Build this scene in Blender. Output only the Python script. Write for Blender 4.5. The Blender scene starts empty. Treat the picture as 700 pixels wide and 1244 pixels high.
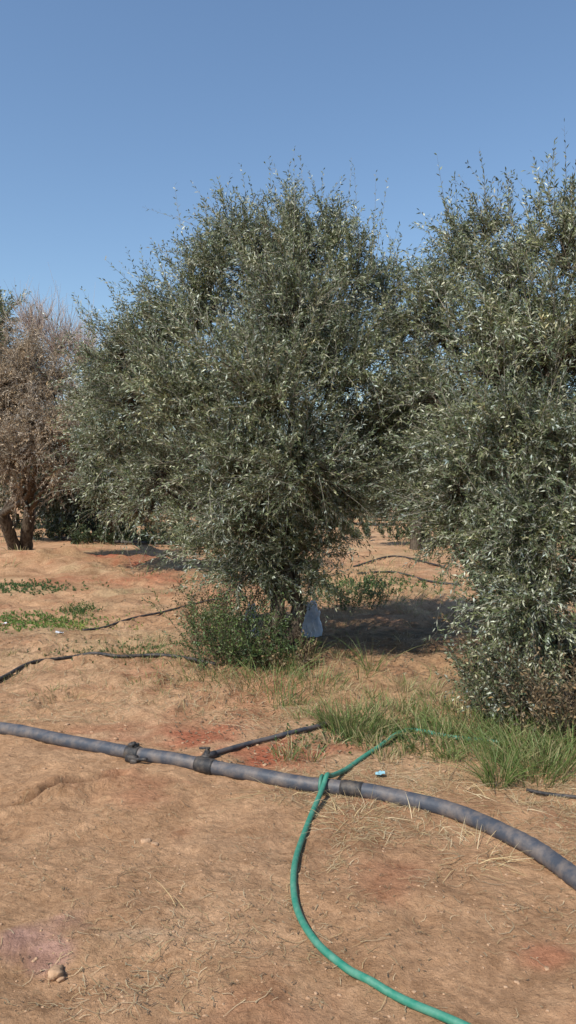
import bpy, bmesh, math, random
import numpy as np
from mathutils import Vector, Matrix
rng=np.random.default_rng(7); random.seed(7)
scene=bpy.context.scene
# ------------------------------------------------ camera
CAMZ=1.6; FPX=940.0; PITCH=math.atan(22/FPX)
cam=bpy.data.cameras.new("camera"); camo=bpy.data.objects.new("camera",cam)
scene.collection.objects.link(camo); scene.camera=camo
cam.sensor_fit='VERTICAL'; cam.sensor_height=24; cam.lens=12*FPX/622
cam.clip_end=3000; cam.clip_start=0.05
camo.location=(0,0,CAMZ); camo.rotation_euler=(math.pi/2-PITCH,0,0)
def ray(u,v):
    a=(u-350)/FPX; b=(622-v)/FPX; cp,sp=math.cos(PITCH),math.sin(PITCH)
    return np.array([a, cp+b*sp, -sp+b*cp])
def G(u,v,z=0.0):
    r=ray(u,v); t=(z-CAMZ)/r[2]; return np.array([r[0]*t,r[1]*t,z])
def P(u,v,d):
    r=ray(u,v); t=d/r[1]; return np.array([r[0]*t,d,CAMZ+r[2]*t])
# ------------------------------------------------ noise
def _h(xi,yi,s):
    h=(xi*374761393+yi*668265263+s*144269)&0xffffffff
    h=((h^(h>>13))*1274126177)&0xffffffff
    h=h^(h>>16)
    return (h&0xffff)/65535.0
def vn(x,y,s=0):
    x=np.asarray(x,float);y=np.asarray(y,float)
    xi=np.floor(x).astype(np.int64);yi=np.floor(y).astype(np.int64)
    fx=x-xi;fy=y-yi;fx=fx*fx*(3-2*fx);fy=fy*fy*(3-2*fy)
    a=_h(xi,yi,s);b=_h(xi+1,yi,s);c=_h(xi,yi+1,s);d=_h(xi+1,yi+1,s)
    return (a*(1-fx)+b*fx)*(1-fy)+(c*(1-fx)+d*fx)*fy-0.5
def fbm(x,y,s=0,o=4):
    r=0;a=1.0
    for i in range(o):
        r=r+a*vn(x*2**i+i*17.3,y*2**i-i*9.1,s+i); a*=0.5
    return r
def segd(x,y,a,b):
    ax,ay=a[0],a[1];bx,by=b[0]-ax,b[1]-ay
    t=np.clip(((x-ax)*bx+(y-ay)*by)/(bx*bx+by*by),0,1)
    return np.hypot(x-ax-bx*t,y-ay-by*t)
RUTS=[(G(-40,1000),G(60,968)),(G(60,968),G(150,945)),(G(220,862),G(290,850))]
def H(x,y):
    x=np.asarray(x,float);y=np.asarray(y,float)
    near=np.exp(-np.maximum(np.hypot(x,y)-16,0)/10)
    z=0.05*fbm(x*.45,y*.45,1,2)+0.035*fbm(x*1.7,y*1.7,5,3)
    lump=np.clip(vn(x*.8,y*.8,77)+.5,0,1)
    tree=np.clip((y-4.6)/1.5,0,1)
    wx=x+.08*fbm(x*4,y*4,201,2);wy=y+.08*fbm(x*4,y*4,202,2)
    z=z+near*(0.45+.9*lump)*(0.8+.9*tree)*0.031*fbm(wx*6,wy*6,11,4)
    z=z-near*.015*np.clip(.07-np.abs(fbm(wx*1.6,wy*1.6,120,3)),0,.07)/.07*np.clip(fbm(x*.9,y*.9,130,2)+.25,0,1)
    cl=np.clip(fbm(x*15,y*15,31,2)-.26,0,1)
    z=z+near*cl*0.05*(.45+tree*1.0)
    z=z+near*tree*.05*np.abs(fbm(x*2.5,y*2.5,91,3))
    bump=np.exp(-((x+5.0)/2.6)**2-((y-16.5)/1.6)**2)
    z=z+bump*(.28+.38*fbm(x*1.5,y*1.5,71,5))
    z=z+0.12*np.exp(-((x+8.0)/3)**2-((y-19)/2)**2)
    z=z+0.10*np.exp(-((x-0.0)/.9)**2-((y-7.8)/.7)**2)
    z=z+0.10*np.exp(-((x-2.0)/.9)**2-((y-5.9)/.5)**2)
    for a,b in RUTS:
        d=segd(x+.06*vn(x*6,y*6,3),y+.09*vn(x*5,y*5,8),a,b)
        z=z-0.050*np.exp(-(d/.024)**2)+0.022*np.exp(-((d-.07)/.04)**2)
    return z
def Hs(x,y): return float(H(np.array([x]),np.array([y]))[0])
def gp(u,v,dz=0):
    p=G(u,v,0.0); z=0
    for _ in range(3):
        z=Hs(p[0],p[1]); p=G(u,v,z)
    p[2]=z+dz; return p
# ------------------------------------------------ mesh helpers
def build(name,V,F,mat,col=None,smooth=False,parent=None):
    V=np.asarray(V,np.float32);F=np.asarray(F,np.int32)
    me=bpy.data.meshes.new(name)
    me.vertices.add(len(V));me.vertices.foreach_set("co",V.ravel())
    me.loops.add(F.size);me.loops.foreach_set("vertex_index",F.ravel())
    me.polygons.add(len(F));me.polygons.foreach_set("loop_start",np.arange(0,F.size,F.shape[1],dtype=np.int32))
    if col is not None:
        ca=me.color_attributes.new("Col",'FLOAT_COLOR','POINT')
        c=np.ones((len(V),4),np.float32);c[:,:3]=col;ca.data.foreach_set("color",c.ravel())
    me.update(calc_edges=True)
    if smooth: me.polygons.foreach_set("use_smooth",np.ones(len(F),bool))
    me.materials.append(mat)
    ob=bpy.data.objects.new(name,me);scene.collection.objects.link(ob)
    if parent: ob.parent=parent
    return ob
class Acc:
    def __init__(s): s.V=[];s.F=[];s.C=[];s.n=0
    def add(s,V,F,C):
        V=np.asarray(V,float).reshape(-1,3);C=np.broadcast_to(np.asarray(C,float),V.shape)
        s.V.append(V);s.F.append(np.asarray(F).reshape(-1,4)+s.n);s.C.append(C);s.n+=len(V)
    def make(s,name,mat,smooth=False,parent=None):
        return build(name,np.concatenate(s.V),np.concatenate(s.F),mat,np.concatenate(s.C),smooth,parent)
def norm(a): return a/np.maximum(np.linalg.norm(a,axis=-1,keepdims=True),1e-9)
def catmull(pts,n=12):
    pts=[np.array(p,float) for p in pts];pts=[2*pts[0]-pts[1]]+pts+[2*pts[-1]-pts[-2]];out=[]
    for i in range(1,len(pts)-2):
        for k in range(n):
            t=k/n;a,b,c,d=pts[i-1:i+3]
            out.append(.5*((2*b)+(-a+c)*t+(2*a-5*b+4*c-d)*t*t+(-a+3*b-3*c+d)*t**3))
    out.append(pts[-2]);return np.array(out)
def tube(acc,path,rad,seg=8,col=(1,1,1),lump=0.0,cap=True):
    path=np.asarray(path,float);n=len(path);rad=np.broadcast_to(np.asarray(rad,float),(n,)).copy()
    if cap:
        path=np.vstack([path[:1],path,path[-1:]]);rad=np.concatenate([[1e-4],rad,[1e-4]]);n+=2
    T=np.gradient(path,axis=0);T[0]=path[2]-path[1] if cap else T[0];T[-1]=path[-2]-path[-3] if cap else T[-1]
    T=norm(T);u=np.array([0,0,1.0]) if abs(T[0][2])<.9 else np.array([1.0,0,0])
    ang=np.arange(seg)/seg*2*math.pi;V=[]
    for i in range(n):
        u=u-T[i]*np.dot(u,T[i]);u=u/np.linalg.norm(u);w=np.cross(T[i],u)
        r=rad[i]*(1+lump*(rng.random(seg)-.5)*2)
        V.append(path[i]+(np.cos(ang)*r)[:,None]*u+(np.sin(ang)*r)[:,None]*w)
    V=np.concatenate(V);i=np.arange(n-1)[:,None]*seg;j=np.arange(seg)[None,:];k=(j+1)%seg
    F=np.stack([i+j,i+k,i+seg+k,i+seg+j],-1).reshape(-1,4)
    acc.add(V,F,col)
def stems(acc,pos,d,L,bend,r,col,ts=(0,.5,1.0)):
    N=len(pos);ts=np.array(ts);m=len(ts);rr=np.linspace(1,.2,m)
    a=norm(np.cross(d,rng.normal(size=(N,3))));b=np.cross(norm(d),a)
    Pp=pos[:,None]+d[:,None]*L[:,None,None]*ts[None,:,None]+bend[:,None]*(ts**2)[None,:,None]
    ang=np.array([0,2.094,4.189])
    off=(a[:,None]*np.cos(ang)[None,:,None]+b[:,None]*np.sin(ang)[None,:,None])
    r=np.broadcast_to(r,(N,))
    V=Pp[:,:,None]+off[:,None]*(rr[None,:,None,None]*r[:,None,None,None])
    base=np.arange(N)[:,None,None]*(3*m)+np.arange(m-1)[None,:,None]*3;j=np.arange(3)[None,None,:];k=(j+1)%3
    F=np.stack([base+j,base+k,base+3+k,base+3+j],-1)
    C=np.repeat(np.broadcast_to(col,(N,3)),3*m,axis=0)
    acc.add(V,F,C)
def leaves(acc,pos,d,L,bend,n,ll,lw,pal,bright,spread=.7):
    N=len(pos)
    t=np.linspace(.08,1,n)[None,:]+rng.normal(0,.02,(N,n))
    Pp=pos[:,None]+d[:,None]*(L[:,None]*t)[...,None]+bend[:,None]*(t**2)[...,None]
    T=norm(d[:,None]*L[:,None,None]+2*bend[:,None]*t[...,None])
    rv=rng.normal(size=(N,1,3));a=norm(np.cross(T,rv));b=np.cross(T,a)
    j=np.arange(n);phi=(j//2)*1.57+(j%2)*math.pi
    phi=phi[None,:]+rng.normal(0,.35,(N,n))
    side=a*np.cos(phi)[...,None]+b*np.sin(phi)[...,None]
    ld=norm(T*.85+side*spread+rng.normal(0,.15,(N,n,3)))
    w=norm(np.cross(ld,T*.5+rng.normal(0,.6,(N,n,3))))
    l=ll*rng.uniform(.65,1.25,(N,n))[...,None]*(1.1-.4*t)[...,None]
    W=lw*rng.uniform(.75,1.2,(N,n))[...,None]*.5
    dz=np.zeros_like(ld);dz[...,2]=-.1
    V=np.stack([Pp,Pp+ld*l*.45+w*W,Pp+ld*l+dz*l,Pp+ld*l*.45-w*W],2)
    M=N*n;F=np.arange(M*4).reshape(M,4)
    pal=np.array(pal);w=np.array([.44,.33,.23]) if len(pal)==3 else np.ones(len(pal))/len(pal)
    idx=rng.choice(len(pal),size=(N,n),p=w)
    tint=1+rng.normal(0,1,(N,1,1))*np.array([.08,.03,-.06])
    C=pal[idx]*rng.uniform(.75,1.25,(N,n))[...,None]*bright[:,None,None]*np.clip(tint,.7,1.3)
    acc.add(V,F,np.repeat(C.reshape(-1,3),4,axis=0))
# ------------------------------------------------ materials
def newmat(name):
    m=bpy.data.materials.new(name);m.use_nodes=True;nt=m.node_tree;nt.nodes.clear()
    out=nt.nodes.new('ShaderNodeOutputMaterial');return m,nt,out
def nd(nt,t,**k):
    n=nt.nodes.new(t)
    for a,b in k.items(): setattr(n,a,b)
    return n
def leafmat(name,trans=.25,rough=.5,spec=.35):
    m,nt,out=newmat(name);at=nd(nt,'ShaderNodeAttribute',attribute_name="Col")
    p=nd(nt,'ShaderNodeBsdfPrincipled');p.inputs['Roughness'].default_value=rough;p.inputs['Specular IOR Level'].default_value=spec
    tr=nd(nt,'ShaderNodeBsdfTranslucent');mx=nd(nt,'ShaderNodeMixShader');mx.inputs[0].default_value=trans
    nt.links.new(at.outputs['Color'],p.inputs['Base Color']);nt.links.new(at.outputs['Color'],tr.inputs['Color'])
    nt.links.new(p.outputs[0],mx.inputs[1]);nt.links.new(tr.outputs[0],mx.inputs[2]);nt.links.new(mx.outputs[0],out.inputs[0]);return m
def noisemat(name,c1,c2,scale=8,rough=.8,bump=.3,bscale=30,stretch=(1,1,1),spec=.3,lo=.4,hi=.6,attr=False,bdist=.01):
    m,nt,out=newmat(name);tc=nd(nt,'ShaderNodeTexCoord');mp=nd(nt,'ShaderNodeMapping');mp.inputs['Scale'].default_value=stretch
    nt.links.new(tc.outputs['Object'],mp.inputs[0])
    n=nd(nt,'ShaderNodeTexNoise');n.inputs['Scale'].default_value=scale;n.inputs['Detail'].default_value=8;n.inputs['Roughness'].default_value=.65
    cr=nd(nt,'ShaderNodeValToRGB');cr.color_ramp.elements[0].position=lo;cr.color_ramp.elements[1].position=hi
    cr.color_ramp.elements[0].color=(*c1,1);cr.color_ramp.elements[1].color=(*c2,1)
    n2=nd(nt,'ShaderNodeTexNoise');n2.inputs['Scale'].default_value=bscale;n2.inputs['Detail'].default_value=5
    b=nd(nt,'ShaderNodeBump');b.inputs['Strength'].default_value=bump;b.inputs['Distance'].default_value=bdist
    p=nd(nt,'ShaderNodeBsdfPrincipled');p.inputs['Roughness'].default_value=rough;p.inputs['Specular IOR Level'].default_value=spec
    L=nt.links.new
    L(mp.outputs[0],n.inputs['Vector']);L(mp.outputs[0],n2.inputs['Vector']);L(n.outputs['Fac'],cr.inputs[0])
    if attr:
        at=nd(nt,'ShaderNodeAttribute',attribute_name="Col");mx=nd(nt,'ShaderNodeMix',data_type='RGBA',blend_type='MULTIPLY');mx.inputs[0].default_value=1
        L(cr.outputs[0],mx.inputs[6]);L(at.outputs['Color'],mx.inputs[7]);L(mx.outputs[2],p.inputs['Base Color'])
    else: L(cr.outputs[0],p.inputs['Base Color'])
    L(n2.outputs['Fac'],b.inputs['Height']);L(b.outputs[0],p.inputs['Normal']);L(p.outputs[0],out.inputs[0]);return m
M_leaf=leafmat("olive_foliage",.15,.5,.3);M_dry=leafmat("dry_foliage",.1,.8,.1);M_grass=leafmat("grass_blades",.3,.5,.3);M_straw=leafmat("straw",.1,.7,.2)
M_bark=noisemat("bark",(.045,.033,.024),(.14,.11,.08),14,.9,.9,40,(1,1,.3),.15,bdist=.03)
M_pipe=noisemat("hdpe_pipe_dusty",(.055,.061,.076),(.23,.18,.145),13,.55,.3,60,(1,1,1),.4,.42,.80,attr=True,bdist=.004)
M_black=noisemat("black_plastic_dusty",(.02,.02,.022),(.14,.11,.085),20,.6,.3,60,(1,1,1),.4,.42,.75,bdist=.003)
M_hose=noisemat("green_rubber_hose",(.02,.19,.125),(.12,.28,.20),25,.5,.2,90,(1,1,1),.4,.35,.75,attr=True,bdist=.002)
M_sack=noisemat("white_plastic",(.35,.45,.62),(.62,.66,.74),6,.4,.6,18,(1,1,1),.5,bdist=.02)
M_clod=noisemat("soil_clod",(.38,.235,.14),(.52,.335,.205),20,.95,.8,60,(1,1,1),.1,bdist=.01)
def groundmat():
    m,nt,out=newmat("sandy_soil");L=nt.links.new
    tc=nd(nt,'ShaderNodeTexCoord');at=nd(nt,'ShaderNodeAttribute',attribute_name="Col")
    p=nd(nt,'ShaderNodeBsdfPrincipled');p.inputs['Roughness'].default_value=.95;p.inputs['Specular IOR Level'].default_value=.12
    def N(sc,det=8,r=.6,dist=0):
        n=nd(nt,'ShaderNodeTexNoise');n.inputs['Scale'].default_value=sc;n.inputs['Detail'].default_value=det;n.inputs['Roughness'].default_value=r;n.inputs['Distortion'].default_value=dist
        L(tc.outputs['Object'],n.inputs['Vector']);return n
    def mul(a,n,lo,hi,p0=.3,p1=.7):
        cr=nd(nt,'ShaderNodeValToRGB');cr.color_ramp.elements[0].position=p0;cr.color_ramp.elements[1].position=p1
        cr.color_ramp.elements[0].color=(*lo,1);cr.color_ramp.elements[1].color=(*hi,1);L(n.outputs['Fac'],cr.inputs[0])
        mx=nd(nt,'ShaderNodeMix',data_type='RGBA',blend_type='MULTIPLY');mx.inputs[0].default_value=1
        L(a,mx.inputs[6]);L(cr.outputs[0],mx.inputs[7]);return mx.outputs[2]
    c=mul(at.outputs['Color'],N(3.5,6,.7,.8),(.82,.77,.72),(1.14,1.12,1.10),.35,.6)
    c=mul(c,N(30,5,.7),(.72,.69,.66),(1.16,1.16,1.16))
    c=mul(c,N(9,5,.7,1.5),(.82,.78,.74),(1,1,1),.34,.44)
    L(c,p.inputs['Base Color'])
    b1=nd(nt,'ShaderNodeBump');b1.inputs['Strength'].default_value=1.0;b1.inputs['Distance'].default_value=.04;L(N(18,8,.72,.3).outputs['Fac'],b1.inputs['Height'])
    b2=nd(nt,'ShaderNodeBump');b2.inputs['Strength'].default_value=.55;b2.inputs['Distance'].default_value=.009;L(N(100,3,.7).outputs['Fac'],b2.inputs['Height'])
    L(b1.outputs[0],b2.inputs['Normal']);L(b2.outputs[0],p.inputs['Normal']);L(p.outputs[0],out.inputs[0]);return m
M_ground=groundmat()
# ------------------------------------------------ ground sheet
def grade(stop,start,s0,k,flat):
    v=[start]
    while v[-1]<stop: v.append(v[-1]+max(s0,k*max(0,abs(v[-1])-flat)+s0))
    return v
xp=grade(700,0,.020,.035,2.2);xs=np.array([-a for a in xp[::-1]][:-1]+xp)
ys=np.array([-400,-100,-30,-10,-4,-1,0,.6,1.1,1.5]+grade(9,1.8,.019,.005,4)+[]);ys=np.concatenate([ys,grade(900,ys[-1]+.05,.05,.022,11)])
X,Y=np.meshgrid(xs,ys);Z=H(X,Y)
nx,ny=len(xs),len(ys)
V=np.stack([X,Y,Z],-1).reshape(-1,3)
i=np.arange(ny-1)[:,None]*nx;j=np.arange(nx-1)[None,:]
F=np.stack([i+j,i+j+1,i+nx+j+1,i+nx+j],-1).reshape(-1,4)
sand=np.array([.535,.325,.185]);red=np.array([.43,.135,.075]);pale=np.array([.60,.405,.255]);dark=np.array([.38,.215,.12]);pink=np.array([.48,.28,.25]);straw=np.array([.46,.335,.19])
C=np.broadcast_to(sand,V.shape).copy();x,y=V[:,0],V[:,1]
def blend(w,c):
    global C
    w=np.clip(w,0,1)[:,None];C=C*(1-w)+c*w
blend(fbm(x*.6,y*.6,41,4)*1.3,pale);blend(-fbm(x*.9+4,y*.9,42,4)*1.2,dark)
blend(np.clip(fbm(x*2.2,y*2.2,47,4)*2-.35,0,.5),red*.6+sand*.4)
def patch(u,v,rx,ry,c,s=1):
    g=gp(u,v);d=((x-g[0])/rx)**2+((y-g[1])/ry)**2
    blend(s*np.clip(1.5*np.exp(-d)+fbm(x*5,y*5,int(u),4)*1.2-.35,0,1)*(d<6),c)
patch(345,913,.36,.28,red);patch(235,895,.22,.25,red,.8);patch(150,682,1.5,2.0,red,.95);patch(200,700,1.0,1.0,red,.6);patch(90,695,1,1,red,.5);patch(60,680,1.5,1.2,red,.5)
patch(25,1135,.11,.14,pink,.75);patch(55,1160,.09,.09,pink*1.05,.6);patch(670,1160,.09,.07,red,.5);patch(170,1135,.2,.06,pale,.9)
patch(480,655,3,6,pale,.5)
zone=np.exp(-((y-5.6)/1.1)**2)*np.clip((x+.3)*1.2,0,1)
blend(zone*(.5+fbm(x*3,y*3,60,4)),straw)
blend(np.clip((y-6)/3,0,1)*np.clip(fbm(x*1.2,y*1.2,61,4)*1.6,0,.7),straw*.95)
blend(np.clip((y-4.8)/3,0,1)*np.clip(fbm(x*2.8,y*2.8,66,4)*2,0,.6),dark*.9)
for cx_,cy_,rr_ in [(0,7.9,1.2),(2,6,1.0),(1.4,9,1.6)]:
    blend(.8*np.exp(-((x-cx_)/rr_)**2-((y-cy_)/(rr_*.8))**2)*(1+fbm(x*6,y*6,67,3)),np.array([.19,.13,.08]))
for a,b in RUTS:
    d=segd(x+.06*vn(x*6,y*6,3),y+.09*vn(x*5,y*5,8),a,b);blend(.7*np.exp(-(d/.03)**2),np.array([.25,.15,.09]))
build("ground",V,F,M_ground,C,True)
# ------------------------------------------------ trees
OL=[(.110,.133,.060),(.215,.240,.135),(.46,.475,.36)]
BARK=np.array([.34,.31,.25])
def empty(name,loc):
    e=bpy.data.objects.new(name,None);e.empty_display_size=.3;scene.collection.objects.link(e);return e
def tree(name,base,tr,clumps,dens=1.0,ktw=11,nl=24,ll=.055,lw=.013,tl=.28,pal=OL,mat=None,trunks=1,fork=.45,gray=BARK,up=.3,bright=1.0,brad=.009,leadfrac=.3,lead=1.6,single=False,lean=(0,0,0)):
    mat=mat or M_leaf
    par=None if single else empty(name,base)
    wood=Acc();fol=Acc()
    base=np.array(base,float);cs=np.array([c[0] for c in clumps]);cen=cs.mean(0)
    forks=[]
    for k in range(trunks):
        a=rng.uniform(0,6.28);o=np.array([math.cos(a),math.sin(a)*.4,0])*(tr*1.3 if trunks>1 else 0)*(1 if k%2 else -1)
        b=base+o;f=b+np.array([0,0,fork])+ (cen-base)*np.array([.12,.12,0])+o*1.2+rng.normal(0,.04,3)
        path=catmull([b-[0,0,.15],b+[0,0,.02],b+(f-b)*.5+rng.normal(0,.03,3),f],6)
        r=tr*np.interp(np.linspace(0,1,len(path)),[0,.2,.5,1],[1.5,1.15,.9,.8]);tube(wood,path,r,12,(1,1,1),.10);forks.append(f)
    for c,r in clumps:
        c=np.array(c);f=forks[rng.integers(len(forks))];inn=cen+(c-cen)*.3;inn[2]=f[2]+(c[2]-f[2])*.45
        m=inn+rng.normal(0,.05,3)
        path=catmull([f-[0,0,.05],m,f+(c-f)*.93],6)
        tube(wood,path,tr*np.linspace(.42,.06,len(path)),7,(1,1,1),.08)
    for c,r in clumps:
        c=np.array(c);r=np.broadcast_to(np.array(r,float),(3,));rm=r.mean()
        Nb=max(6,int(95*dens*rm*rm/ (.6*.6)*.5))
        dr=norm(rng.normal(size=(Nb,3))+0.45*norm(c-cen)+np.array([0,0,.15]))
        S=c+norm(rng.normal(size=(Nb,3)))*r*.25-dr*r*.1;E=c+dr*r*rng.uniform(.5,1.1,(Nb,1))
        B=np.zeros((Nb,3));B[:,2]=rm*rng.uniform(-.15,.4,Nb);B+=rng.normal(0,.06*rm,(Nb,3));B+=np.array(lean)*rm
        stems(wood,S,norm(E-S),np.linalg.norm(E-S,axis=1),B,brad,rng.uniform(1.0,1.6,(Nb,1)),(0,.35,.7,1))
        t=rng.uniform(.15,1,(Nb,ktw));t[:,0]=1;t[:,1]=.97
        pos=S[:,None]+(E-S)[:,None]*t[...,None]+B[:,None]*(t**2)[...,None]
        T=norm((E-S)[:,None]+2*B[:,None]*t[...,None])
        d=norm(T*.75+rng.normal(0,.42,T.shape)+np.array([0,0,up])+np.array(lean)*.6)
        L=tl*rng.uniform(.5,1.4,t.shape)
        L[:,0]*=np.where(rng.random(Nb)<leadfrac,lead,1.0)
        d[:,0]=norm(T[:,0]+np.array([0,0,.6])+np.array(lean)+rng.normal(0,.2,(Nb,3)))
        cb=rng.uniform(.82,1.15)
        bb=np.repeat(rng.uniform(.70,1.28,Nb),ktw)*bright*cb
        pos=pos.reshape(-1,3);d=d.reshape(-1,3);L=L.ravel()
        bend=rng.normal(0,.14,d.shape)*L[:,None];bend[:,2]+=L*rng.uniform(-.55,.12,len(L))
        stems(fol,pos,d,L,bend,.0028*(ll/.055),gray*rng.uniform(.7,1.4,(len(L),1)))
        if nl>0: leaves(fol,pos,d,L,bend,nl,ll,lw,pal,bb)
    if single: return wood,fol
    wood.make("trunk_and_branches",M_bark,True,par);fol.make("foliage",mat,False,par)
    return par
def CL(lst,d,ky=1.0):
    out=[]
    for q in lst:
        u,v,r=q[:3];dd=d+(q[3] if len(q)>3 else 0);s=dd/FPX
        out.append((P(u,v,dd),(r*s,r*s*ky,r*s)))
    return out
kw=dict(dens=1.1,ktw=10,nl=25,ll=.057,lw=.0118,tl=.37,up=.35,leadfrac=.4,lead=1.6)
b=gp(343,797)
tree("olive_tree",b,.085,CL([(310,325,54),(370,325,56,.3),(262,330,38,.1),(288,290,28,.1),(400,298,28,.2),(345,292,24,.3),(430,345,46,0),(465,375,40,.2),(350,395,80,-.5),(248,390,60,.1),(195,420,50,.2),(152,438,40,.3),(240,490,75,-.3),(165,490,52,.3),(140,550,38,.4),
  (320,480,85,-.8),(410,460,75,-.4),(474,435,40,.4),(445,530,60,.0),(480,510,34,.3),(360,560,80,-.8),(280,570,75,-.5),(200,580,52,.2),(410,605,55,-.2),
  (310,640,65,-.4),(375,660,50,-.4),(258,655,42,0),(350,430,85,.9),(400,420,65,.9),(300,560,75,.9),(420,550,55,.9),(335,685,42,-.4),(300,700,32,-.4),(380,700,28,-.3)],7.7),lean=(-.10,0,.1),fork=.5,trunks=2,**kw)
b=gp(693,880)
tree("olive_tree",b,.085,CL([(570,330,42,.7),(535,370,38,.7),(545,415,50,.8),(500,405,34,1.1),(495,480,38,1.1),(490,560,36,1.1),(590,295,24,.5),(620,335,50,.2),(625,400,62,.2),(690,320,60,0),(600,460,70,.0),(680,440,85,-.2),(530,490,45,.6),(560,560,60,.4),
  (640,550,80,-.5),(590,540,55,-.4),(700,560,60,-.7),(525,600,42,.6),(590,630,58,0),(565,600,45,-.2),(635,640,55,-.7),(680,640,72,-.8),(545,650,38,.5),(615,690,50,-.3),(680,710,65,-.8),(650,730,45,-.9),(655,770,48,-.8),(700,800,46,-.7),(615,755,30,-.4),(640,820,30,-.6),
  (750,430,65,0),(755,540,65,-.3),(720,480,60,.7),(740,620,55,.5),(650,480,80,1.1),(600,580,60,1.1),(680,600,60,1.1)],6.2),lean=(-.10,0,.12),fork=.3,trunks=2,**kw)
def shoots(name,c,n,rad,h,pal,nl=22,mat=None,br=1.0,ll=.04,lw=.014):
    a=Acc();ang=rng.uniform(0,6.28,n);rr=rad*np.sqrt(rng.random(n))
    pos=np.stack([c[0]+rr*np.cos(ang),c[1]+rr*np.sin(ang),np.zeros(n)],-1);pos[:,2]=H(pos[:,0],pos[:,1])-.01
    d=norm(np.stack([np.cos(ang)*.35,np.sin(ang)*.35,np.ones(n)],-1)+rng.normal(0,.22,(n,3)))
    L=h*rng.uniform(.35,1.1,n);bend=rng.normal(0,.12,(n,3))*L[:,None]
    stems(a,pos,d,L,bend,.003,(.20,.15,.10))
    t=rng.uniform(.2,.9,(n,4));p2=(pos[:,None]+d[:,None]*(L[:,None]*t)[...,None]+bend[:,None]*(t**2)[...,None]).reshape(-1,3)
    d2=norm(np.repeat(d,4,0)+rng.normal(0,.6,(n*4,3)));L2=h*rng.uniform(.15,.4,n*4);b2=np.zeros((n*4,3))
    stems(a,p2,d2,L2,b2,.0018,(.20,.15,.10))
    if nl:
        leaves(a,p2,d2,L2,b2,nl//2,ll,lw,pal,rng.uniform(.6,1.2,n*4)*br)
        leaves(a,pos,d,L,bend,nl,ll,lw,pal,rng.uniform(.6,1.2,n)*br)
    return a.make(name,mat or M_leaf)
GR=[(.06,.10,.03),(.11,.17,.05),(.20,.25,.12)]
BR=[(.24,.17,.10),(.17,.115,.065),(.33,.25,.15)]
shoots("basal_shoot_shrub",gp(285,800),80,.32,.8,GR)
shoots("basal_shoot_shrub",gp(318,808),45,.22,.45,GR,br=.9)
shoots("basal_shoot_shrub",gp(265,780),60,.3,.85,BR,nl=14,mat=M_dry)
shoots("basal_shoot_shrub",gp(425,735),50,.5,.5,GR)
shoots("basal_shoot_shrub",gp(350,812),25,.2,.3,BR,nl=14,mat=M_dry)
shoots("basal_shoot_shrub",gp(655,880),70,.35,.8,OL,br=.85)
shoots("basal_shoot_shrub",gp(680,892),80,.25,.6,BR,nl=12,mat=M_dry)
shoots("basal_shoot_shrub",gp(610,850),40,.2,.55,OL,br=.85)
shoots("basal_shoot_shrub",gp(620,840),40,.25,.75,BR,nl=10,mat=M_dry)
DR=[(.28,.215,.145),(.39,.31,.22),(.50,.42,.32)]
b=gp(28,668)
tree("dry_tree",b,.20,CL([(30,460,45),(65,475,35),(0,480,55,.5),(50,520,52,-.5),(82,540,26),(20,555,52,-.6),(70,570,33,-.3),(-30,540,60),(40,445,28,.6),(30,500,70,1)],17.5),
     dens=.44,ktw=13,nl=16,ll=.08,lw=.018,tl=.42,pal=DR,mat=M_dry,trunks=2,fork=1.1,gray=np.array([.50,.42,.33]),up=.4,brad=.014,leadfrac=.35,lead=1.4)
b=gp(85,655)
tree("bare_tree",b,.12,CL([(70,425,34),(95,440,32),(45,405,30),(103,480,33),(85,520,40)],23),dens=.5,ktw=12,nl=0,ll=.15,tl=.8,gray=np.array([.52,.43,.37]),up=1.2,brad=.012,fork=1.5,mat=M_dry)
b=gp(-20,652);tree("olive_tree",b,.25,CL([(-10,395,38),(-40,440,70),(0,430,30),(0,520,60,1)],24),dens=.25,ktw=11,nl=16,ll=.13,lw=.04,tl=.6,fork=1.5,brad=.014)
b=gp(152,655)
tree("olive_tree",b,.18,CL([(150,465,42),(190,455,45),(128,495,38),(118,540,32),(130,570,38),(175,545,58),(230,500,50),(220,590,45),(140,600,34),(250,560,45),(180,615,28)],15),
     dens=.5,ktw=11,nl=18,ll=.09,lw=.022,tl=.5,fork=.9,trunks=2,bright=1.05,brad=.014)
b=gp(118,652);tree("olive_tree",b,.16,CL([(118,580,40),(90,600,28),(150,600,35),(75,610,28),(105,620,20)],27),dens=.3,ktw=11,nl=14,ll=.15,lw=.05,tl=.6,fork=.8,bright=.45,brad=.02)
b=gp(505,668);tree("olive_tree",b,.18,CL([(510,560,50),(540,520,55),(488,595,30),(465,605,24),(560,610,50),(500,520,45)],24),dens=.32,ktw=11,nl=16,ll=.12,lw=.036,tl=.6,fork=1.0,bright=.9,brad=.014)
wa,fa=Acc(),Acc()
for k in range(26):
    fx=-34+k*2.75+rng.normal(0,.6);fy=rng.choice([40,46,54])+rng.normal(0,1.5);hh=rng.uniform(2.8,4.2)
    bz=Hs(fx,fy)
    w_,f_=tree("x",(fx,fy,bz),.2,[((fx,fy,bz+hh*.5),(2.0,2,hh*.40)),((fx+rng.normal(0,1),fy,bz+hh*.8),(1.3,1.3,1.0)),((fx-1,fy-.5,bz+hh*.35),(1.3,1.2,.9)),((fx+1.1,fy-.5,bz+hh*.35),(1.3,1.2,.9))],
        dens=.10,ktw=9,nl=10,ll=.30,lw=.12,tl=.9,single=True,fork=.6,bright=.6,brad=.03)
    for A,B_ in((wa,w_),(fa,f_)): A.add(np.concatenate(B_.V),np.concatenate(B_.F),np.concatenate(B_.C))
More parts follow.
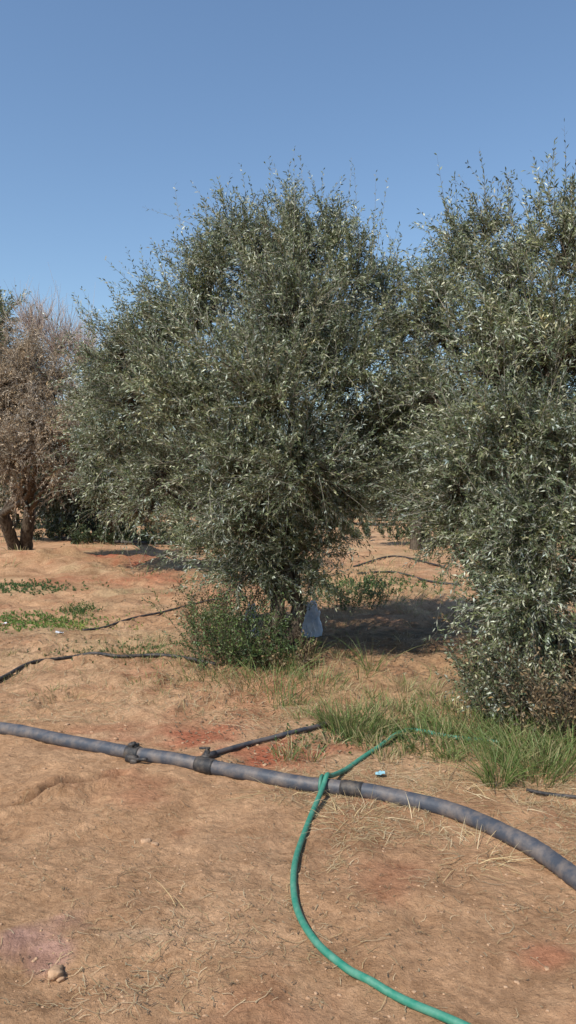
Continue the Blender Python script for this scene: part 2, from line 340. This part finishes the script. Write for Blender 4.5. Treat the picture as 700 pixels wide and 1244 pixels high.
fe=empty("distant_olive_trees",(0,50,0));wa.make("trunks",M_bark,True,fe);fa.make("foliage",M_leaf,False,fe)
for u,v,n,r,h in [(80,655,60,1.3,1.1),(215,662,50,1.2,.7),(130,660,40,1.0,.6),(180,655,40,1.2,.9),(470,655,40,1.5,.8)]:
    shoots("shrub",gp(u,v),n,r,h,[(.05,.07,.03),(.09,.12,.05),(.16,.19,.10)],nl=20,ll=.12,lw=.05,br=.8)
# ------------------------------------------------ pipes and hose
def gpath(uv,off,n=10):
    pts=[gp(*q[:2]) for q in uv];path=catmull(pts,n)
    path[:,2]=H(path[:,0],path[:,1])
    k=np.ones(9)/9;z=np.convolve(np.pad(path[:,2],4,mode='edge'),k,'valid');path[:,2]=np.maximum(z,path[:,2]-.02)+off
    path[:,2]=np.convolve(np.pad(path[:,2],2,mode='edge'),np.ones(5)/5,'valid')
    return path
def boxacc(acc,c,ax,size,col=(1,1,1)):
    bm=bmesh.new();bmesh.ops.create_cube(bm,size=1);bmesh.ops.scale(bm,vec=size,verts=bm.verts)
    bmesh.ops.subdivide_edges(bm,edges=bm.edges[:],cuts=2,use_grid_fill=True)
    hs=np.array(size)/2;r=min(size)*.25
    for v in bm.verts:
        q=np.array(v.co[:]);inner=np.clip(q,-(hs-r),hs-r);dl=q-inner;n=np.linalg.norm(dl)
        if n>0: v.co=inner+dl/n*r
    ax=Vector(ax).normalized();q=ax.to_track_quat('X','Z').to_matrix().to_4x4();bmesh.ops.transform(bm,matrix=Matrix.Translation(Vector(c))@q,verts=bm.verts)
    bm.verts.index_update();V=[tuple(v.co) for v in bm.verts];F=[[v.index for v in f.verts] for f in bm.faces]
    F=[f for f in F if len(f)==4];bm.free();acc.add(V,F,col)
PR=.040
pm=gpath([(-160,872),(-60,883),(0,891),(80,905),(170,923),(250,938),(330,951),(410,963),(480,976),(560,997),(620,1023),(665,1050),(705,1080),(760,1125),(850,1210)],PR*.75,12)
pe=empty("irrigation_pipe",pm[0])
A=Acc()
tube(A,pm,PR*(1+.02*rng.normal(size=len(pm))),20,(1,1,1));A.make("pipe_run",M_pipe,True,pe)
def near(path,u,v):
    g=gp(u,v);k=int(np.argmin(np.hypot(path[:,0]-g[0],path[:,1]-g[1])));t=path[min(k+1,len(path)-1)]-path[k-1];return path[k],t/np.linalg.norm(t)
A=Acc()
for (u,v,w) in [(165,922,.09),(248,938,.12),(425,967,.12)]:
    c,t=near(pm,u,v)
    L_=np.linspace(-w/2,w/2,9)
    tube(A,[c+t*s for s in L_],PR*(np.array([1.1,1.16,1.12,1.18,1.12,1.18,1.12,1.16,1.1]) if u!=425 else np.array([1.04,1.1,1.06,1.12,1.05,1.1,1.05,1.09,1.03])),20)
    if u==165:
        boxacc(A,c+np.array([0,0,.048]),t,(.06,.045,.03));boxacc(A,c+np.array([.0,-.055,-.012]),t,(.08,.05,.045));boxacc(A,c+np.array([.02,-.09,-.02]),t,(.045,.035,.03))
        tube(A,[c+[0,-.02,.05],c+[.01,-.03,.075]],.010,8)
        tube(A,[c+[.0,-.08,-.01],c+[.07,-.11,.0],c+[.10,-.12,.005]],.010,8)
    if u==248:
        boxacc(A,c+np.array([0,0.03,.04]),t,(.05,.045,.03));tube(A,[c+[0,.02,.03],c+[0,.05,.055],c+[.0,.10,.05]],.017,10)
        tube(A,[c+[-.045,.07,.078],c+[.02,.07,.078]],.007,8);tube(A,[c+[0,.07,.05],c+[0,.07,.078]],.008,8)
A.make("saddle_clamps",M_black,True,pe)
lat=gpath([(249,924),(264,918),(310,905),(350,894),(392,884)],.02,10);A=Acc();tube(A,lat,.015,12,(.8,.8,.8));
c=lat[-1];t=norm(lat[-1]-lat[-3]);tube(A,[c-t*.02,c+t*.05],.02,12,(.6,.6,.6));c=lat[4];tube(A,[c-t*.03,c+t*.05],.022,12,(.6,.6,.6))
A.make("lateral_pipe",M_pipe,True)
A=Acc();tube(A,gpath([(-80,870),(0,828),(40,807),(100,797),(140,797),(190,800),(262,809)],.016,12),.017,12);A.make("drip_hose",M_black,True)
A=Acc();tube(A,gpath([(100,766),(140,761),(190,748),(245,733),(300,728)],.014,10),.014,10);A.make("drip_hose",M_black,True)
A=Acc();tube(A,gpath([(435,700),(480,698),(520,707),(560,712)],.02,8),.02,8);tube(A,gpath([(430,690),(480,678),(540,690)],.03,8),.02,8);A.make("drip_hose",M_black,True)
A=Acc();tube(A,gpath([(60,655),(120,660),(200,663),(260,660)],.08,8),.05,8);A.make("drip_hose",M_black,True)
A=Acc();tube(A,gpath([(640,962),(680,968),(730,975)],.010,8),.010,8);A.make("drip_hose",M_black,True)
hp=[gp(u,v) for u,v in [(610,905),(550,898),(495,890),(460,910),(425,935)]]
cx,tx=near(pm,396,962)
over=cx+np.array([0,0,PR+.016])
pts=[p+[0,0,.014] for p in hp]+[over+np.array([.03,.09,-.03]),over+np.array([-.0,.0,.006]),over+np.array([-.03,-.09,-.035])]
for u,v in [(372,1010),(358,1055),(360,1105),(385,1150),(430,1188),(490,1220),(560,1250),(660,1300)]:
    q=gp(u,v);q[2]+=.014;pts.append(q)
h=catmull(pts,14)
gz=H(h[:,0],h[:,1]);h[:,2]=np.maximum(h[:,2],gz+.010);h[:,2]=np.convolve(np.pad(h[:,2],3,mode='edge'),np.ones(7)/7,'valid')
pe=empty("garden_hose",pts[0]);A=Acc()
tube(A,h,.0135,14,(1,1,1));A.make("hose_run",M_hose,True,pe)
A=Acc();th=np.linspace(0,2*math.pi*1.15,30);n_=np.array([-tx[1],tx[0],0])
tube(A,[cx+tx*(-.035+.02*a/6.28)+n_*math.cos(a)*(PR+.014)+np.array([0,0,1])*math.sin(a)*(PR+.012) for a in th],.010,10,(.8,.8,.8));A.make("hose_wrap",M_hose,True,pe)
# ------------------------------------------------ grass etc
def blades(acc,pos,out,L,w,cols,lean):
    N=len(pos);ts=np.array([0,.4,.75,1.0]);ws=np.array([.8,1,.6,.08])
    up=np.zeros((N,3));up[:,2]=1
    d=norm(up+out*lean[:,None]*.6)
    Pp=pos[:,None]+d[:,None]*(L[:,None]*ts)[...,None]+(out*lean[:,None]-up*.35*lean[:,None])[:,None]*(L[:,None]*ts**2)[...,None]*.6
    s=norm(np.cross(d,rng.normal(size=(N,3))))
    V=np.stack([Pp-s[:,None]*(w*ws)[None,:,None]*.5,Pp+s[:,None]*(w*ws)[None,:,None]*.5],2).reshape(N,8,3)
    b_=np.arange(N)[:,None]*8+np.array([0,2,4])[None,:]
    F=np.stack([b_,b_+1,b_+3,b_+2],-1);acc.add(V,F,np.repeat(cols,8,axis=0))
GC=np.array([(.13,.19,.05),(.19,.24,.08),(.10,.15,.04),(.38,.32,.16),(.26,.27,.11)]);SC=np.array([(.50,.38,.20),(.40,.29,.15),(.58,.47,.29)])
DG=np.array([(.42,.33,.17),(.30,.26,.12),(.52,.42,.24),(.2,.22,.08)])
def tuft(acc,c,n,h,r,pal=GC,w=.005,lean=.6):
    ang=rng.uniform(0,6.28,n);rr=r*np.sqrt(rng.random(n));pos=np.stack([c[0]+rr*np.cos(ang),c[1]+rr*np.sin(ang),np.zeros(n)],-1);pos[:,2]=H(pos[:,0],pos[:,1])-.005
    out=np.stack([np.cos(ang),np.sin(ang),np.zeros(n)],-1)+rng.normal(0,.3,(n,3))*[1,1,0]
    blades(acc,pos,out,h*rng.uniform(.4,1.15,n),w,pal[rng.integers(len(pal),size=n)]*rng.uniform(.7,1.3,(n,1)),lean*rng.uniform(.2,1.6,n))
A=Acc()
for u,v,n,h_,r in [(425,885,260,.24,.20),(440,893,160,.16,.22),(405,880,80,.2,.1),(500,880,140,.15,.25),(530,900,190,.17,.25),(560,895,170,.19,.2),(590,885,140,.21,.2),(605,950,150,.26,.09),(620,925,140,.2,.2),(640,905,170,.23,.2),
  (665,935,200,.23,.2),(690,925,200,.23,.2),(640,930,140,.2,.2),(600,905,140,.18,.2),(700,905,170,.26,.2),(470,870,120,.18,.25),(550,870,100,.2,.25),(650,948,120,.2,.15),(340,850,40,.3,.08),(355,855,30,.22,.1),(450,815,40,.36,.08),(440,822,25,.2,.1),(385,832,130,.2,.25),(300,835,80,.14,.3),(150,790,130,.12,.45),(170,800,80,.12,.3),(260,822,110,.16,.3),(330,825,130,.22,.3),
  (510,840,25,.15,.3),(540,850,20,.15,.2),(480,905,100,.1,.3),(575,915,120,.14,.22),(700,700,60,.2,.6),(495,840,14,.16,.08),(360,815,90,.32,.2),(240,800,90,.2,.3),(420,700,160,.35,1.2),(450,725,140,.25,1.0),(90,742,50,.15,.15),(100,748,40,.2,.12)]:
    tuft(A,gp(u,v),n,h_,r)
for _ in range(130):
    u=rng.uniform(330,710);v=rng.uniform(845,925);tuft(A,gp(u,v),int(rng.uniform(8,25)),.11,.06,GC if rng.random()<.6 else DG)
for _ in range(120):
    u=rng.uniform(-10,330);v=rng.uniform(685,850);tuft(A,gp(u,v),int(rng.uniform(6,22)),.09,.14,GC if rng.random()<.4 else DG,w=.004)
for _ in range(90):
    u=rng.uniform(400,640);v=rng.uniform(690,850);tuft(A,gp(u,v),int(rng.uniform(6,18)),.12,.12,DG,w=.004)
for _ in range(300):
    xx=rng.uniform(-16,16);yy=rng.uniform(11,42);tuft(A,(xx,yy,0),14,.22,.4,DG if rng.random()<.6 else GC,w=.014)
A.make("grass",M_grass)
A=Acc()
for u,v,n in [(580,1035,60),(560,1045,40),(430,990,60),(350,965,50),(600,1030,40),(240,1120,10),(470,955,50),(610,975,60),(540,960,60),(660,955,60),(290,850,40),(250,858,30),(120,850,30),(330,885,40),(540,860,60),(470,860,50),(590,870,40),(500,1000,50),(660,990,50),(560,925,50),(420,1000,40)]:
    tuft(A,gp(u,v),n,.12,.17,SC,.0028,2.6)
def litter(acc,n,uv,lmin,lmax,w,pal,thr=-.1):
    us=rng.uniform(uv[0],uv[2],n);vs=rng.uniform(uv[1],uv[3],n)
    r=np.array([G(a,b) for a,b in zip(us,vs)])
    keep=fbm(r[:,0]*2.1,r[:,1]*2.1,88,3)+rng.normal(0,.25,n)>thr
    r=r[keep];n=len(r)
    ang=rng.uniform(0,6.28,n);l=rng.uniform(lmin,lmax,n)*rng.uniform(.4,1,n)
    d=np.stack([np.cos(ang),np.sin(ang),np.zeros(n)],-1);s=np.stack([-np.sin(ang),np.cos(ang),np.zeros(n)],-1);bow=s*(l*rng.normal(0,.2,n))[:,None]
    V=[];lift=rng.uniform(.3,1,n)
    for t in (0,.33,.66,1):
        q=r+d*(l*(t-.5))[:,None]+bow*(4*t*(1-t));q[:,2]=H(q[:,0],q[:,1])+.004+rng.uniform(0,.009,n)*lift
        ww=w*(1-.5*t)
        V+= [q-s*ww/2,q+s*ww/2]
    V=np.stack(V,1);b_=np.arange(n)[:,None]*8+np.array([0,2,4])[None,:];F=np.stack([b_,b_+1,b_+3,b_+2],-1)
    c=pal[rng.integers(len(pal),size=n)]*rng.uniform(.65,1.15,(n,1));acc.add(V,F,np.repeat(c,8,axis=0))
litter(A,5200,(330,840,760,985),.03,.18,.0028,SC);litter(A,3200,(-40,760,420,880),.04,.2,.004,SC);litter(A,1800,(-40,880,760,1244),.015,.08,.002,SC*.9)
litter(A,2200,(400,980,760,1060),.03,.15,.0022,SC);litter(A,1200,(-40,960,760,1244),.04,.12,.0024,SC,.12)
DL=np.array([(.20,.13,.08),(.28,.20,.11),(.16,.12,.08),(.33,.27,.17)])
litter(A,4200,(200,800,760,930),.02,.05,.009,DL);litter(A,2600,(180,740,620,830),.02,.06,.012,DL)
litter(A,1700,(-40,900,760,1244),.01,.03,.0045,DL);litter(A,2600,(-40,690,330,800),.03,.1,.01,DL);litter(A,1400,(400,690,640,800),.03,.1,.01,DL)
litter(A,34,(-40,960,760,1244),.08,.2,.0035,DL)
A.make("dry_straw_litter",M_straw)
A=Acc()
WG=[(.12,.21,.04),(.18,.28,.07),(.25,.32,.11)]
def weeds(u,v,n,rx,ry,h_,pal=WG,ll=.035,br=1):
    g=gp(u,v);pos=np.stack([g[0]+rng.normal(0,rx,n),g[1]+rng.normal(0,ry,n),np.zeros(n)],-1);pos[:,2]=H(pos[:,0],pos[:,1])-.003
    d=norm(rng.normal(0,.5,(n,3))+[0,0,1]);L=h_*rng.uniform(.4,1.2,n);leaves(A,pos,d,L,np.zeros((n,3)),10,ll,ll*.5,pal,rng.uniform(.7,1.2,n)*br)
weeds(45,756,460,.42,.25,.04,ll=.026);weeds(80,760,160,.35,.15,.04,[(.3,.36,.09),(.22,.3,.08)],.024);weeds(20,713,420,.5,.4,.05,[(.07,.13,.04),(.10,.17,.06)],.035)
weeds(0,765,120,.4,.15,.04,ll=.025);weeds(100,745,60,.1,.15,.12,[(.06,.12,.03)])
weeds(440,712,260,.8,.8,.12,GR,.05);weeds(160,790,160,.4,.3,.03,GR,.022);weeds(540,893,260,.4,.18,.04,GR,.02);weeds(450,895,140,.25,.12,.04,GR,.02)
A.make("ground_weeds",M_grass)
def rock(acc,c,r,flat=.55):
    bm=bmesh.new();bmesh.ops.create_cube(bm,size=1.4);bmesh.ops.subdivide_edges(bm,edges=bm.edges[:],cuts=2,use_grid_fill=True)
    V=np.array([v.co[:] for v in bm.verts]);bm.verts.index_update();F=[[v.index for v in f.verts] for f in bm.faces];bm.free()
    V=V*.55+norm(V)*.45;o=rng.uniform(0,50)
    V=V*(1+.7*fbm(V[:,0]*1.7+V[:,2]*1.1+o,V[:,1]*1.7-V[:,2]*.9+o,3,3))[:,None]
    V=V*np.array([rng.uniform(.7,1.4),rng.uniform(.6,1.1),rng.uniform(.7,1.1)*flat])*r
    a=rng.uniform(0,6.28);R=np.array([[math.cos(a),-math.sin(a),0],[math.sin(a),math.cos(a),0],[0,0,1]]);V=V@R.T+c
    acc.add(V,F,rng.uniform(.8,1.1))
A=Acc();rock(A,gp(68,1186)+[0,0,.012],.028,.8);rock(A,gp(74,1192)+[0,0,.006],.014);A.make("stone",M_clod,True)
A=Acc()
for u,v,r in [(178,1022,.026),(188,1026,.016)]: rock(A,gp(u,v)+[0,0,r*.1],r)
for _ in range(900):
    u=rng.uniform(-20,720);v=rng.uniform(690,1244);rr=rng.exponential(.003)+.002
    if v<960: rr=min(rr*2.0,.016)
    else: rr=min(rr,.008)
    c=G(u,v);c[2]=Hs(c[0],c[1]);rock(A,c,rr)
A.make("soil_clods",M_clod,True)
def sack(u,v,d,sx,sy,sz):
    bm=bmesh.new();bmesh.ops.create_icosphere(bm,subdivisions=4,radius=1);g=P(u,v,d)
    for vv in bm.verts:
        q=np.array(vv.co[:]);k=1+.28*float(vn(q[0]*3+q[2]*2,q[1]*3-q[2],5))+.22*float(vn(q[0]*7,q[2]*7+q[1]*5,9))+.1*float(vn(q[0]*16,q[2]*16,12));q=np.sign(q)*np.abs(q)**.8*k
        vv.co=(g[0]+q[0]*sx,g[1]+q[1]*sy,g[2]+q[2]*sz)
    me=bpy.data.meshes.new("plastic_sack");bm.to_mesh(me);bm.free();me.materials.append(M_sack);o=bpy.data.objects.new("plastic_sack",me);scene.collection.objects.link(o)
sack(374,765,8.2,.13,.11,.30)
sack(305,775,8.2,.07,.08,.36)
def scrap(u,v,s,col):
    A=Acc();g=gp(u,v);n=7;xx,yy=np.meshgrid(np.linspace(-1,1,n),np.linspace(-1,1,n));z=.5+.8*fbm(xx*1.5+u,yy*1.5,3,3)
    V=np.stack([g[0]+xx*s,g[1]+yy*s*.8,g[2]+.01+np.abs(z)*s],-1).reshape(-1,3);i=np.arange(n-1)[:,None]*n;j=np.arange(n-1)[None,:]
    A.add(V,np.stack([i+j,i+j+1,i+n+j+1,i+n+j],-1).reshape(-1,4),col);A.make("plastic_scrap",M_straw)
scrap(462,944,.028,(.30,.52,.58));scrap(72,771,.04,(.7,.72,.75));scrap(5,760,.035,(.7,.7,.72))
# ------------------------------------------------ light
AZ=math.radians(40);EL=math.radians(49)
Lv=Vector((math.sin(AZ)*math.cos(EL),math.cos(AZ)*math.cos(EL),-math.sin(EL)))
sd=bpy.data.lights.new("sun",'SUN');sd.energy=5.0;sd.angle=math.radians(.5);sd.color=(1,.95,.86)
so=bpy.data.objects.new("sun",sd);scene.collection.objects.link(so);so.rotation_euler=Lv.to_track_quat('-Z','Y').to_euler()
w=bpy.data.worlds.new("World");scene.world=w;w.use_nodes=True;nt=w.node_tree;bg=nt.nodes['Background']
sk=nt.nodes.new('ShaderNodeTexSky');sk.sky_type='NISHITA';sk.sun_disc=False;sk.sun_elevation=EL;sk.sun_rotation=math.pi+AZ
sk.air_density=1.3;sk.dust_density=.15;sk.ozone_density=4.5
nt.links.new(sk.outputs[0],bg.inputs[0]);bg.inputs[1].default_value=.145
scene.view_settings.view_transform='Standard';scene.view_settings.look='None';scene.view_settings.exposure=0
